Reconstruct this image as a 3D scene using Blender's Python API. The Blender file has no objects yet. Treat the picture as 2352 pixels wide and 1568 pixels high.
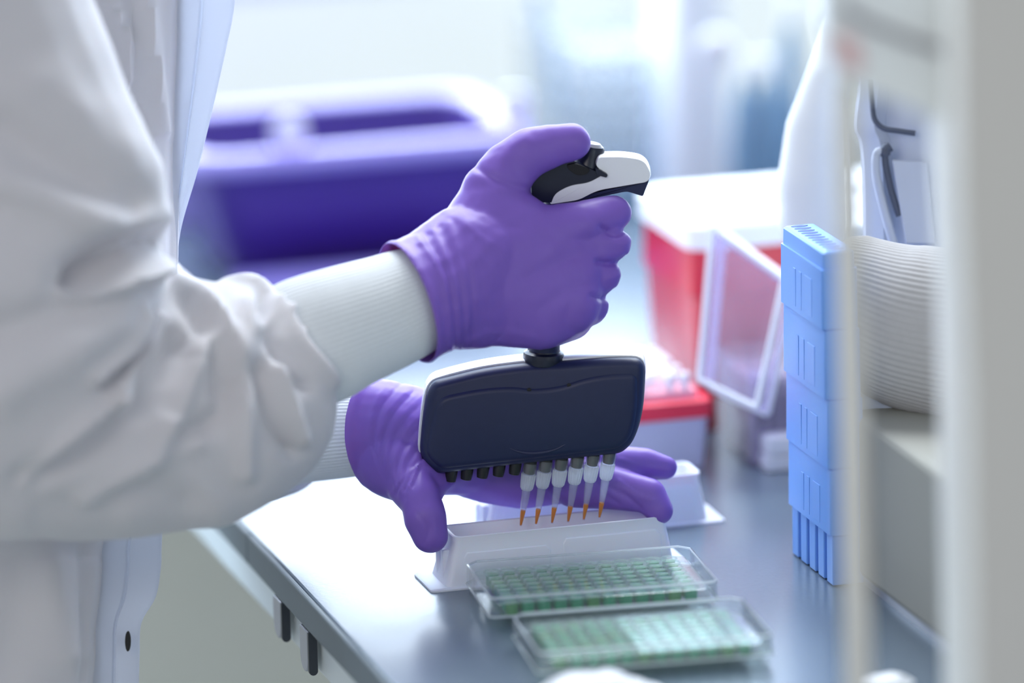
import bpy, bmesh, random
import numpy as np
from math import sin, cos, radians, pi, sqrt, exp
from mathutils import Vector, Matrix
random.seed(4); rng = np.random.RandomState(4)
S = bpy.context.scene
COL = S.collection

# ------------------------------------------------------------------ camera
F = 14000.0; A = radians(16.0); P = radians(14.2); R = radians(1.2); ZB = 0.9; D0 = 3.46
fh = np.array([sin(A), cos(A), 0.0]); zz = np.array([0, 0, 1.0])
fw = fh * cos(P) - zz * sin(P); r0 = np.array([cos(A), -sin(A), 0.0]); u0 = np.cross(r0, fw)
rt = r0 * cos(R) - u0 * sin(R); up = u0 * cos(R) + r0 * sin(R)
def ray(x, y): return fw + rt * (x - 1176) / F - up * (y - 784) / F
CAM = np.array([0, 0, ZB]) - ray(1040, 1357) * D0
cd = bpy.data.cameras.new('camera'); cam = bpy.data.objects.new('camera', cd); COL.objects.link(cam)
m = Matrix(((rt[0], up[0], -fw[0], CAM[0]), (rt[1], up[1], -fw[1], CAM[1]), (rt[2], up[2], -fw[2], CAM[2]), (0, 0, 0, 1)))
cam.matrix_world = m
cd.sensor_width = 36.0; cd.lens = F / 2352 * 36.0; cd.clip_start = 0.05; cd.clip_end = 60
cd.dof.use_dof = True; cd.dof.focus_distance = D0 + 0.012; cd.dof.aperture_fstop = 2.1
S.camera = cam

# ------------------------------------------------------------------ world, lights, exposure
S.view_settings.view_transform = 'Standard'; S.view_settings.look = 'None'
S.view_settings.gamma = 1.0; S.view_settings.use_curve_mapping = False
S.view_settings.exposure = 0.34
S.cycles.transparent_max_bounces = 40
W = bpy.data.worlds.new('world'); S.world = W; W.use_nodes = True
bg = W.node_tree.nodes['Background']; bg.inputs[0].default_value = (0.80, 0.88, 1.0, 1); bg.inputs[1].default_value = 0.42
def area(name, loc, target, sx, sy, power, col):
    l = bpy.data.lights.new(name, 'AREA'); l.shape = 'RECTANGLE'; l.size = sx; l.size_y = sy; l.energy = power; l.color = col
    o = bpy.data.objects.new(name, l); COL.objects.link(o); o.location = loc
    o.rotation_euler = (Vector(target) - Vector(loc)).to_track_quat('-Z', 'Y').to_euler(); return o
area('ceiling_light_behind', (0.3, 1.0, 2.5), (0.05, 0, 1.0), 1.8, 0.8, 55, (0.90, 0.95, 1.0))
area('ceiling_light_front', (-2.2, -2.6, 2.7), (-0.05, 0, 1.0), 1.6, 0.9, 15, (1.0, 0.92, 0.84))

# ------------------------------------------------------------------ helpers
def Q(x, y, d=0.0): return CAM + ray(x, y) * (D0 + d)
def onz(x, y, z=ZB): r = ray(x, y); return CAM + r * ((z - CAM[2]) / r[2])
def proj(co):
    v = co - CAM; d = v @ fw
    return 1176 + F * (v @ rt) / d, 784 - F * (v @ up) / d, d - D0
def lin(c):
    return tuple(((v / 255) / 12.92 if v / 255 <= 0.04045 else ((v / 255 + 0.055) / 1.055) ** 2.4) for v in c)
MATS = {}
def mat(name, rgb, rough=0.5, metal=0.0, spec=0.5, noise=None, bump=None, coat=0.0, sss=0.0, emis=None, sheen=0.0, trans=0.0):
    M = bpy.data.materials.new(name); M.use_nodes = True; nt = M.node_tree; b = nt.nodes['Principled BSDF']
    c = lin(rgb); b.inputs['Base Color'].default_value = (*c, 1); b.inputs['Roughness'].default_value = rough
    b.inputs['Metallic'].default_value = metal; b.inputs['Specular IOR Level'].default_value = spec
    b.inputs['Coat Weight'].default_value = coat; b.inputs['Sheen Weight'].default_value = sheen
    b.inputs['Transmission Weight'].default_value = trans
    if sss: b.inputs['Subsurface Weight'].default_value = sss; b.inputs['Subsurface Scale'].default_value = 0.004
    if emis: b.inputs['Emission Color'].default_value = (*lin(emis[0]), 1); b.inputs['Emission Strength'].default_value = emis[1]
    tc = nt.nodes.new('ShaderNodeTexCoord')
    if noise:
        n = nt.nodes.new('ShaderNodeTexNoise'); n.inputs['Scale'].default_value = noise[0]; n.inputs['Detail'].default_value = 3
        mx = nt.nodes.new('ShaderNodeMix'); mx.data_type = 'RGBA'
        mx.inputs[6].default_value = (*c, 1); mx.inputs[7].default_value = (*[min(1, v * noise[1]) for v in c], 1)
        nt.links.new(tc.outputs['Object'], n.inputs['Vector']); nt.links.new(n.outputs['Fac'], mx.inputs[0])
        nt.links.new(mx.outputs[2], b.inputs['Base Color'])
    if bump:
        n = nt.nodes.new('ShaderNodeTexNoise'); n.inputs['Scale'].default_value = bump[0]; n.inputs['Detail'].default_value = 2
        bp = nt.nodes.new('ShaderNodeBump'); bp.inputs['Strength'].default_value = bump[1]; bp.inputs['Distance'].default_value = bump[2]
        nt.links.new(tc.outputs['Object'], n.inputs['Vector']); nt.links.new(n.outputs['Fac'], bp.inputs['Height'])
        nt.links.new(bp.outputs['Normal'], b.inputs['Normal'])
    MATS[name] = M; return M
def clear(name, tint, gloss=1.0, rough=0.02, haze=0.0):
    M = bpy.data.materials.new(name); M.use_nodes = True; nt = M.node_tree; nt.nodes.clear()
    o = nt.nodes.new('ShaderNodeOutputMaterial'); t = nt.nodes.new('ShaderNodeBsdfTransparent'); g = nt.nodes.new('ShaderNodeBsdfGlossy')
    d = nt.nodes.new('ShaderNodeBsdfDiffuse'); d.inputs[0].default_value = (0.93, 0.97, 0.98, 1)
    fr = nt.nodes.new('ShaderNodeFresnel'); geo = nt.nodes.new('ShaderNodeNewGeometry'); ior = nt.nodes.new('ShaderNodeMapRange')
    ior.inputs[3].default_value = 1.5; ior.inputs[4].default_value = 1 / 1.5   # same reflectance from both faces of a thin wall
    nt.links.new(geo.outputs['Backfacing'], ior.inputs[0]); nt.links.new(ior.outputs[0], fr.inputs[0])
    t.inputs[0].default_value = (*lin(tint), 1); g.inputs[0].default_value = (gloss, gloss, gloss, 1); g.inputs['Roughness'].default_value = rough
    m1 = nt.nodes.new('ShaderNodeMixShader'); m1.inputs[0].default_value = haze
    tl = nt.nodes.new('ShaderNodeBsdfTranslucent'); tl.inputs[0].default_value = (0.95, 0.98, 1.0, 1)
    md = nt.nodes.new('ShaderNodeMixShader'); md.inputs[0].default_value = 0.7
    nt.links.new(d.outputs[0], md.inputs[1]); nt.links.new(tl.outputs[0], md.inputs[2])
    nt.links.new(t.outputs[0], m1.inputs[1]); nt.links.new(md.outputs[0], m1.inputs[2])
    m2 = nt.nodes.new('ShaderNodeMixShader'); nt.links.new(fr.outputs[0], m2.inputs[0])
    nt.links.new(m1.outputs[0], m2.inputs[1]); nt.links.new(g.outputs[0], m2.inputs[2]); nt.links.new(m2.outputs[0], o.inputs[0])
    MATS[name] = M; return M

mat('bench', (92, 106, 120), 0.26, spec=0.8, noise=(300, 1.15), bump=(420, 0.10, 0.0006))
mat('bench_edge', (112, 124, 130), 0.5, noise=(60, 0.9))
mat('rail_white', (226, 236, 238), 0.4, noise=(20, 0.95))
mat('handle_dark', (44, 50, 58), 0.35, noise=(80, 1.3))
mat('handle_grey', (168, 172, 182), 0.3, metal=0.3)
mat('floor', (170, 172, 165), 0.6, noise=(6, 0.93))
mat('wall_low', (234, 235, 224), 0.7, noise=(5, 0.95))
mat('window_frame', (232, 240, 246), 0.45, noise=(10, 0.95))
mat('wall_glow', (120, 130, 140), 0.3, emis=((222, 232, 230), 0.76), noise=(3, 0.8))
mat('pane_high', (120, 130, 140), 0.3, emis=((226, 240, 255), 8.5))
mat('upper_glow', (210, 225, 240), 0.7, emis=((204, 226, 250), 4.6), noise=(3, 0.9))
mat('dim_band', (150, 170, 190), 0.5, noise=(10, 0.95))
mat('glove', (122, 90, 184), 0.42, spec=0.45, noise=(40, 1.12), bump=(260, 0.25, 0.0004), sss=0.08)
mat('knit', (232, 236, 238), 0.85, sheen=0.3, noise=(500, 0.92))
mat('coat', (214, 211, 214), 0.8, sheen=0.25, noise=(30, 0.96), bump=(900, 0.25, 0.0003), sss=0.05)
mat('navy', (30, 38, 72), 0.42, spec=0.45, noise=(200, 1.15), bump=(1500, 0.15, 0.0002))
mat('navy_dark', (20, 26, 44), 0.3, noise=(100, 1.3))
mat('black_hole', (6, 7, 10), 0.6)
mat('shell_white', (240, 242, 245), 0.3, spec=0.6, noise=(30, 0.97))
mat('nozzle', (34, 34, 36), 0.35, noise=(300, 1.2))
mat('grey_cap', (150, 150, 156), 0.35)
clear('orange', (255, 190, 20), 0.5, 0.1, 0.97)
for n_ in MATS['orange'].node_tree.nodes:
    if n_.type in ('BSDF_DIFFUSE', 'BSDF_TRANSLUCENT'): n_.inputs[0].default_value = (*lin((255, 178, 12)), 1)
mat('reservoir', (232, 235, 250), 0.42, spec=0.5, sss=0.15, noise=(15, 0.97))
mat('rack_blue', (112, 162, 236), 0.38, spec=0.5, sss=0.1, noise=(12, 1.1))
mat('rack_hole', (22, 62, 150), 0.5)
mat('bin_purple', (64, 38, 134), 0.35, spec=0.5, noise=(8, 1.12), coat=0.1)
mat('bin_rim', (166, 156, 236), 0.25, spec=0.7)
mat('lavender', (196, 190, 250), 0.3, spec=0.6, noise=(8, 0.97))
mat('red', (212, 20, 50), 0.3, spec=0.6, noise=(10, 0.92), coat=0.6)
mat('red_rim', (240, 60, 84), 0.4)
mat('pink_tray', (246, 170, 184), 0.35)
mat('box_lavender', (206, 206, 228), 0.5, noise=(10, 0.97))
mat('white_plastic', (240, 243, 248), 0.4, noise=(10, 0.97))
mat('machine', (222, 219, 210), 0.5, noise=(6, 0.96))
mat('machine_head', (240, 246, 246), 0.45, noise=(6, 0.97))
mat('machine_white', (232, 234, 232), 0.45, noise=(9, 0.97))
mat('pink_mark', (232, 200, 200), 0.6)
mat('beige_box', (160, 160, 152), 0.8, noise=(6, 0.96))
mat('coat_blue', (196, 204, 222), 0.8, sheen=0.2, noise=(20, 0.95))
mat('cord', (76, 84, 104), 0.5)
mat('slate_bottle', (120, 156, 186), 0.25, spec=0.6, noise=(9, 0.9))
clear('tray_paper', (250, 252, 255), 0.5, 0.2, 0.14)
mat('well_green', (30, 132, 92), 0.25, spec=0.6, noise=(120, 1.5))
mat('well_olive', (60, 124, 58), 0.25, spec=0.6, noise=(120, 1.5))
M_ = mat('coat_thin', (228, 229, 234), 0.8, sheen=0.2, noise=(30, 0.97), bump=(900, 0.2, 0.0003)); nt_ = M_.node_tree
tr_ = nt_.nodes.new('ShaderNodeBsdfTranslucent'); tr_.inputs[0].default_value = (0.80, 0.84, 0.92, 1); mx_ = nt_.nodes.new('ShaderNodeMixShader'); mx_.inputs[0].default_value = 0.5
nt_.links.new(nt_.nodes['Principled BSDF'].outputs[0], mx_.inputs[1]); nt_.links.new(tr_.outputs[0], mx_.inputs[2]); nt_.links.new(mx_.outputs[0], nt_.nodes['Material Output'].inputs[0])
clear('clear', (253, 255, 255), 0.8, 0.01, 0.035)
clear('clear_plate', (252, 255, 254), 0.8, 0.10, 0.09)
clear('tip_clear', (252, 253, 255), 0.7, 0.12, 0.13)
clear('tip_frost', (248, 250, 254), 0.9, 0.2, 0.9)
clear('clear_lid', (240, 234, 250), 0.8, 0.12, 0.16)

def smooth(me, on=True):
    me.polygons.foreach_set('use_smooth', [on] * len(me.polygons))
def obj(name, bm_or_me, material, parent=None, sm=True, bevel=0, seg=2, angle=30):
    if isinstance(bm_or_me, bmesh.types.BMesh):
        bmesh.ops.recalc_face_normals(bm_or_me, faces=bm_or_me.faces)
        me = bpy.data.meshes.new(name); bm_or_me.to_mesh(me); bm_or_me.free()
    else: me = bm_or_me
    smooth(me, sm); me.materials.clear(); me.materials.append(MATS[material])
    o = bpy.data.objects.new(name, me); COL.objects.link(o)
    if parent is not None:
        o.parent = parent; o.matrix_parent_inverse = Matrix.Translation(parent_world(parent)).inverted()
    if bevel:
        b = o.modifiers.new('bevel', 'BEVEL'); b.width = bevel; b.segments = seg; b.limit_method = 'ANGLE'; b.angle_limit = radians(angle)
        b.harden_normals = False
    if sm:
        try: me.set_sharp_from_angle(angle=radians(38))
        except Exception: pass
    return o
def parent_world(p):
    v = Vector(p.location)
    if p.parent is not None and p.type == 'EMPTY': v = v + parent_world(p.parent)
    if p.type != 'EMPTY':   # meshes are built in world coordinates with their origin at 0
        return Vector((0, 0, 0))
    return v
def tag(o, label, cat, group=None, kind=None):
    if label: o['label'] = label
    if cat: o['category'] = cat
    if group: o['group'] = group
    if kind: o['kind'] = kind
    return o
def thing(name, label, cat, loc, group=None):
    o = bpy.data.objects.new(name, None); o.empty_display_size = 0.02; COL.objects.link(o); o.location = Vector(loc)
    return tag(o, label, cat, group)
def struct(o): o['kind'] = 'structure'; return o
def box(bm, x0, x1, y0, y1, z0, z1, M=None):
    vs = [bm.verts.new((x, y, z)) for x in (x0, x1) for y in (y0, y1) for z in (z0, z1)]
    for f in ((0, 1, 3, 2), (4, 6, 7, 5), (0, 4, 5, 1), (2, 3, 7, 6), (0, 2, 6, 4), (1, 5, 7, 3)): bm.faces.new([vs[i] for i in f])
    if M is not None:
        for v in vs: v.co = M @ v.co
    return bm
def B(*a, M=None): return box(bmesh.new(), *a, M=M)
def loft(bm, rings, cap=True, closed=True):
    vr = [[bm.verts.new(tuple(p)) for p in r] for r in rings]; n = len(vr[0])
    for a, b in zip(vr, vr[1:]):
        for i in range(n if closed else n - 1):
            j = (i + 1) % n; bm.faces.new((a[i], a[j], b[j], b[i]))
    if cap: bm.faces.new(vr[0][::-1]); bm.faces.new(vr[-1])
    return bm
def nrm(v): v = np.array(v, float); return v / np.linalg.norm(v)
def lathe(bm, p0, axis, prof, n=24, cap=True, xdir=None):
    a = nrm(axis); h = np.array(xdir if xdir is not None else ([1, 0, 0] if abs(a[0]) < 0.9 else [0, 1, 0]), float)
    u = nrm(np.cross(a, h)); v = np.cross(a, u); p0 = np.array(p0, float)
    return loft(bm, [[p0 + a * t + (u * cos(2 * pi * k / n) + v * sin(2 * pi * k / n)) * r for k in range(n)] for t, r in prof], cap)
def tubeline(bm, pts, r, n=10):
    pts = [np.array(p, float) for p in pts]; rings = []
    ref = np.array([0.3, 0.5, 0.8])
    for i, p in enumerate(pts):
        t = nrm(pts[min(i + 1, len(pts) - 1)] - pts[max(i - 1, 0)]); u = nrm(np.cross(t, ref)); v = np.cross(t, u)
        rr = r[i] if hasattr(r, '__len__') else r
        rings.append([p + (u * cos(2 * pi * k / n) + v * sin(2 * pi * k / n)) * rr for k in range(n)])
    return loft(bm, rings)
def rrect(x0, x1, y0, y1, r, n=5):
    pts = []
    for cx, cy, a0 in ((x1 - r, y1 - r, 0), (x0 + r, y1 - r, 90), (x0 + r, y0 + r, 180), (x1 - r, y0 + r, 270)):
        for k in range(n + 1):
            a = radians(a0 + 90 * k / n); pts.append((cx + r * cos(a), cy + r * sin(a)))
    return pts
def spline(pts, n=6, closed=False):
    P_ = [np.array(p, float) for p in pts]; out = []; N = len(P_)
    rngk = range(N if closed else N - 1)
    for i in rngk:
        g = (lambda k: P_[k % N]) if closed else (lambda k: P_[min(max(k, 0), N - 1)])
        a, b, c, d = g(i - 1), g(i), g(i + 1), g(i + 2)
        for k in range(n):
            t = k / n; out.append(0.5 * ((2 * b) + (-a + c) * t + (2 * a - 5 * b + 4 * c - d) * t * t + (-a + 3 * b - 3 * c + d) * t ** 3))
    if not closed: out.append(P_[-1])
    return out

_ico = bmesh.new(); bmesh.ops.create_icosphere(_ico, subdivisions=3, radius=1.0); ICO = np.array([v.co[:] for v in _ico.verts]); _ico.free()
def organic(hulls, voxel=0.0015, iters=10, squash=0.8):
    """smooth continuous body from convex hulls of balls given as (px, py, depth mm, radius px[, squash])"""
    bm = bmesh.new()
    for h in hulls:
        pts = []
        for s in h:
            c = Q(s[0], s[1], s[2] / 1000.0); r = s[3] / F * (D0 + s[2] / 1000.0); k = s[4] if len(s) > 4 else squash
            pts.append(c + r * (np.outer(ICO[:, 0], rt) + np.outer(ICO[:, 1], up) + k * np.outer(ICO[:, 2], fw)))
        vs = [bm.verts.new(p) for p in np.concatenate(pts)]
        res = bmesh.ops.convex_hull(bm, input=vs)
        bad = [g for g in res['geom_interior'] if isinstance(g, bmesh.types.BMVert)] + [g for g in res['geom_unused'] if isinstance(g, bmesh.types.BMVert)]
        bmesh.ops.delete(bm, geom=list(set(bad)), context='VERTS')
    me = bpy.data.meshes.new('tmp'); bm.to_mesh(me); bm.free()
    o = bpy.data.objects.new('tmp', me); COL.objects.link(o)
    r = o.modifiers.new('r', 'REMESH'); r.mode = 'VOXEL'; r.voxel_size = voxel
    s = o.modifiers.new('s', 'SMOOTH'); s.factor = 0.5; s.iterations = iters
    dg = bpy.context.evaluated_depsgraph_get(); out = bpy.data.meshes.new_from_object(o.evaluated_get(dg))
    bpy.data.objects.remove(o); bpy.data.meshes.remove(me)
    return out
def get_co(me):
    c = np.empty(len(me.vertices) * 3); me.vertices.foreach_get('co', c); return c.reshape(-1, 3)
def get_no(me):
    c = np.empty(len(me.vertices) * 3); me.vertices.foreach_get('normal', c); return c.reshape(-1, 3)
def set_co(me, co): me.vertices.foreach_set('co', co.ravel()); me.update()
def seg_dist(x, y, poly):
    best = np.full(x.shape, 1e9)
    for (ax, ay), (bx, by) in zip(poly, poly[1:]):
        dx, dy = bx - ax, by - ay; t = np.clip(((x - ax) * dx + (y - ay) * dy) / (dx * dx + dy * dy + 1e-9), 0, 1)
        best = np.minimum(best, np.hypot(x - ax - t * dx, y - ay - t * dy))
    return best
def folds(me, feats, face=0.25):
    """push cloth in and out along fold lines: (polyline px, half width px, height mm)"""
    co = get_co(me); no = get_no(me); x, y, d = proj(co)
    f = np.clip((-(no @ fw) + face) / (0.3 + face), 0, 1); disp = np.zeros(len(co))
    for poly, w, a in feats:
        poly = [tuple(p) for p in spline(poly, 5)] if len(poly) > 2 else poly
        dd = seg_dist(x, y, poly); ends = 1.0
        disp += a / 1000.0 * np.exp(-(dd / w) ** 2)
    set_co(me, co + no * (disp * f)[:, None])
def bumpy(me, amp, scale, seed=0):
    co = get_co(me); no = get_no(me); rs = np.random.RandomState(seed); d = np.zeros(len(co))
    for k in range(7):
        v = rs.normal(size=3); v /= np.linalg.norm(v); ph = rs.uniform(0, 6.28); f = scale * rs.uniform(0.6, 1.8)
        d += np.sin(co @ v * f + ph + 1.5 * np.sin(co @ rs.normal(size=3) * f * 0.5))
    set_co(me, co + no * (amp * d / 4)[:, None])
def cut(me, p, n):
    bm = bmesh.new(); bm.from_mesh(me)
    bmesh.ops.bisect_plane(bm, geom=bm.verts[:] + bm.edges[:] + bm.faces[:], plane_co=tuple(p), plane_no=tuple(n), clear_inner=True)
    bm.to_mesh(me); bm.free(); me.update()
def rim_bead(me, p, n, w=0.0035, a=0.0010, flare=0.0):
    co = get_co(me); no = get_no(me); t = (co - p) @ n
    set_co(me, co + no * (a * np.exp(-((t - w * 0.5) / (w * 0.6)) ** 2) + flare * np.exp(-np.clip(t, 0, 1) / 0.012))[:, None])
def camvec(x, y, d): return nrm(rt * x + up * y + fw * d)

# ------------------------------------------------------------------ setting
struct(obj('floor', B(-4, 4, -3, 5, -0.05, 0.0), 'floor', sm=False))
WY = 1.06
struct(obj('wall_back', B(-3.2, 3.6, WY + 0.02, WY + 0.16, 0.0, ZB - 0.02), 'wall_low', sm=False))
win = bpy.data.objects.new('window_1', None); COL.objects.link(win); win.location = (0.2, WY, ZB); win['kind'] = 'structure'
bm = bmesh.new(); box(bm, -3.2, 3.6, WY - 0.01, WY + 0.1, ZB - 0.02, ZB + 0.012); box(bm, -3.2, 3.6, WY + 0.0, WY + 0.05, ZB + 0.140, ZB + 0.155)
for x in (-1.9, -0.9, 0.02, 0.62, 1.4, 2.3): box(bm, x, x + 0.05, WY - 0.004, WY + 0.06, ZB, ZB + 1.5)
obj('window_frame', bm, 'window_frame', win, sm=False, bevel=0.003)
obj('pane', B(-3.2, 3.6, WY + 0.03, WY + 0.036, ZB + 0.012, ZB + 0.140), 'wall_glow', win, sm=False)  # low strip of the back given a glow to brighten it
obj('pane', B(-3.2, 3.6, WY + 0.03, WY + 0.036, ZB + 0.155, ZB + 0.33), 'pane_high', win, sm=False)
obj('dim_band', B(-3.2, 3.6, WY + 0.0, WY + 0.05, ZB + 0.33, ZB + 0.41), 'dim_band', win, sm=False, bevel=0.003)  # unseen dark band added to dim the bench and lid reflections
obj('upper_glow', B(-3.2, 3.6, WY + 0.03, WY + 0.04, ZB + 0.41, ZB + 1.5), 'upper_glow', win, sm=False)  # unseen upper band, its glow added to brighten the bench reflection

# bench: a slab with its front edge, rail and pulls below
XE = -0.0785
t = thing('workbench', 'glossy dark laboratory bench with grey front edge under all the equipment', 'workbench', (0.6, 0.2, 0))
bm = bmesh.new(); box(bm, XE, 0.56, -1.2, WY - 0.012, ZB - 0.004, ZB)
obj('worktop', bm, 'bench', t, sm=False, bevel=0.0015)
obj('front_edge', B(XE - 0.0035, XE, -1.2, 0.155, ZB - 0.019, ZB - 0.0005), 'bench_edge', t, sm=False, bevel=0.001)
obj('front_edge', B(XE - 0.0035, XE, 0.1562, WY - 0.012, ZB - 0.019, ZB - 0.0005), 'bench_edge', t, sm=False, bevel=0.001)
obj('core', B(XE + 0.002, 0.555, -1.19, WY - 0.02, ZB - 0.024, ZB - 0.0045), 'bench_edge', t, sm=False)
obj('rail', B(XE + 0.004, XE + 0.03, -1.18, WY - 0.03, ZB - 0.046, ZB - 0.0245), 'rail_white', t, sm=False, bevel=0.002)
for y in (-0.5, 0.6):
    for x in (0.1, 0.46): obj('leg', B(x, x + 0.06, y, y + 0.06, 0.0, ZB - 0.046), 'rail_white', t, sm=False, bevel=0.004)
for i, (y, z0) in enumerate(((0.084, ZB - 0.043), (0.022, ZB - 0.045))):
    w = 0.009; z1 = ZB - 0.0195
    prof = [(y + w * cos(a), z0 + w + w * sin(a)) for a in np.linspace(pi, 2 * pi, 11)] + [(y + w, z1), (y - w, z1)]
    bm = loft(bmesh.new(), [[(XE + 0.0008, a, b) for a, b in prof], [(XE - 0.0042, a, b) for a, b in prof]])
    o = obj('bracket', bm, 'handle_grey', t, sm=False, bevel=0.0008); o['label'] = 'grey metal tab with dark rounded side hanging under the edge'
    prof2 = [(XE - 0.0017 + 0.0026 * cos(a), z0 + 0.003 + 0.0026 * sin(a)) for a in np.linspace(pi, 2 * pi, 11)] + [(XE + 0.0009, z1), (XE - 0.0043, z1)]
    bm = loft(bmesh.new(), [[(a, y - w - 0.0005, b) for a, b in prof2], [(a, y - w - 0.003, b) for a, b in prof2]])
    obj('bracket_face', bm, 'handle_dark', o, sm=False)

# ------------------------------------------------------------------ far background on the bench
def slab_on(name, x0, x1, y0, y1, h, matn, label, cat, bev=0.003, z=ZB, group=None, M=None):
    o = obj(name, B(x0, x1, y0, y1, z, z + h, M=M), matn, None, sm=False, bevel=bev); tag(o, label, cat, group); return o
def bx(px, yy):  # bench x for a picture column at a given distance yy
    r = ray(px, 600); p = CAM + r * ((yy - CAM[1]) / r[1]); return p[0]

# stack of white trays, far centre
x0 = bx(1275, 0.93); x1 = bx(1530, 0.93)
for k in range(7):
    o = obj('paper_tray', loft(bmesh.new(), [[(a, b, ZB + 0.012 + k * 0.0165 + zz_) for a, b in rrect(x0 + ins, x1 - ins, 0.88 + ins, 1.02 - ins, 0.006)]
            for zz_, ins in ((0, 0.004), (0.002, 0.001), (0.013, 0.0), (0.0140, 0.001), (0.0140, 0.004), (0.003, 0.007))]), 'tray_paper')
    names = ['lowest', 'second from bottom', 'third from bottom', 'middle', 'third from top', 'second from top', 'topmost']
    tag(o, 'blurred white shallow tray, %s of the far tray stack' % names[k], 'tray', 'shallow white trays stacked by the window')
tag(obj('tray_shadow', B(x0 - 0.005, x1 + 0.004, 0.875, 1.03, ZB, ZB + 0.0115), 'slate_bottle', sm=False, bevel=0.002),
    'blue grey painted shadow block under the stack of white trays', 'block')  # solid block painting the grey blue shadow band below the trays
# white upright cabinet column and slate bottles
x0 = bx(1532, 0.86); x1 = bx(1668, 0.86)
t = thing('white_dispenser', 'blurred white upright dispenser right of the tray stack', 'dispenser', ((x0 + x1) / 2, 0.88, ZB))
obj('body', loft(bmesh.new(), [[(a, b, z) for a, b in rrect(x0 + i, x1 - i, 0.84 + i, 0.91 - i, 0.008)] for z, i in ((ZB, 0.0), (ZB + 0.17, 0.002), (ZB + 0.2, 0.006))]), 'white_plastic', t)
c = Q(1643, 112, 0.80)
obj('glow_disc', lathe(bmesh.new(), c, -fh, [(-0.008, 0.006), (-0.004, 0.0125), (0, 0.0135), (0.004, 0.011), (0.006, 0.004)]), 'white_plastic', t)  # white disc painted in place of a round glow
def bottle(px, yy, r, h, label, lean=0):
    x = bx(px, yy); ax = nrm([lean, 0, 1])
    t = thing('reagent_bottle', label, 'bottle', (x, yy, ZB), 'slate blue bottles beside the white dispenser')
    obj('body', lathe(bmesh.new(), (x, yy, ZB), ax, [(0, r * 0.9), (0.002, r), (h * 0.7, r), (h * 0.82, r * 0.55), (h * 0.86, r * 0.42)]), 'slate_bottle', t)
    obj('cap', lathe(bmesh.new(), np.array([x, yy, ZB]) + ax * h * 0.86, ax, [(0, r * 0.5), (h * 0.12, r * 0.5), (h * 0.13, r * 0.44)]), 'white_plastic', t)
bottle(1703, 0.80, 0.0085, 0.125, 'narrow slate blue bottle just right of the white dispenser', 0.04)
bottle(1765, 0.84, 0.010, 0.115, 'pale slate bottle between the narrow bottle and white housing')
bottle(1820, 0.88, 0.008, 0.150, 'tall slate blue bottle nearest the rounded white housing')
o = obj('wall_cable', tubeline(bmesh.new(), spline([Q(1232, -20, 0.95), Q(1240, 20, 0.95), Q(1250, 60, 0.95), Q(1262, 110, 0.95), Q(1285, 200, 0.94), Q(1290, 260, 0.93)], 4), 0.0030), 'slate_bottle')
tag(o, 'slate blue cable hanging by the window behind the purple basin', 'cable')

# purple basin
def basin():
    yb0, yb1 = 0.745, 0.90
    zt = ZB + 0.093
    xl = bx(468, yb0); xr = bx(1215, yb0)
    t = thing('purple_basin', 'large deep purple rectangular basin with pale rim behind the gloved hand', 'basin', ((xl + xr) / 2, (yb0 + yb1) / 2, ZB))
    def ring(z, i, r): return [(a, b, z) for a, b in rrect(xl + i, xr - i, yb0 + i, yb1 - i, r, 6)]
    bm = loft(bmesh.new(), [ring(ZB + 0.022, 0.026, 0.018), ring(ZB + 0.0, 0.030, 0.015), ring(ZB + 0.004, 0.026, 0.018), ring(zt - 0.008, 0.004, 0.022), ring(zt, 0.004, 0.022), ring(zt, 0.008, 0.020), ring(ZB + 0.006, 0.030, 0.018)])
    obj('body', bm, 'bin_purple', t)
    bm = loft(bmesh.new(), [ring(zt - 0.011, 0.004, 0.022), ring(zt - 0.011, -0.007, 0.028), ring(zt - 0.004, -0.009, 0.03), ring(zt + 0.002, -0.006, 0.028), ring(zt + 0.003, 0.002, 0.024), ring(zt - 0.001, 0.009, 0.02)], cap=False)
    obj('rim', bm, 'bin_rim', t)  # pale lavender paints the window's sheen into the rim colour
    p = Q(665, 300, 0.72)
    obj('latch', lathe(bmesh.new(), p - fh * 0.004, -fh, [(-0.004, 0.006), (-0.003, 0.0115), (0.004, 0.0125), (0.006, 0.009)]), 'white_plastic', t)
    p = Q(1185, 245, 0.76)
    obj('latch', loft(bmesh.new(), [[p + r0 * a + zz * b - fh * w for a, b in rrect(-0.010, 0.010, -0.016, 0.012, 0.006)] for w in (-0.003, 0.003)]), 'white_plastic', t)  # white plate stands in for a bright reflection on a handle
basin()
tag(obj('lavender_bin', loft(bmesh.new(), [[(a, b, z) for a, b in rrect(bx(330, 0.93) - i, bx(640, 0.93) + i, 0.93 - i, 1.03 + i, 0.012)] for z, i in ((ZB, -0.006), (ZB + 0.003, -0.003), (ZB + 0.050, 0.0), (ZB + 0.050, -0.003), (ZB + 0.006, -0.006))]), 'lavender'),
    'pale lavender bin half hidden by the coat, left of the purple basin', 'bin')
p = onz(700, 668)
o = obj('lavender_tray', loft(bmesh.new(), [[(a, b, z) for a, b in rrect(p[0] - 0.05 - i, p[0] + 0.16 + i, p[1] - 0.035 - i, p[1] + 0.016 + i, 0.012)]
      for z, i in ((ZB, -0.003), (ZB + 0.012, 0), (ZB + 0.012, -0.002), (ZB + 0.003, -0.005))]), 'bin_rim')
tag(o, 'low lavender tray on the bench in front of the purple basin', 'tray')

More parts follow.
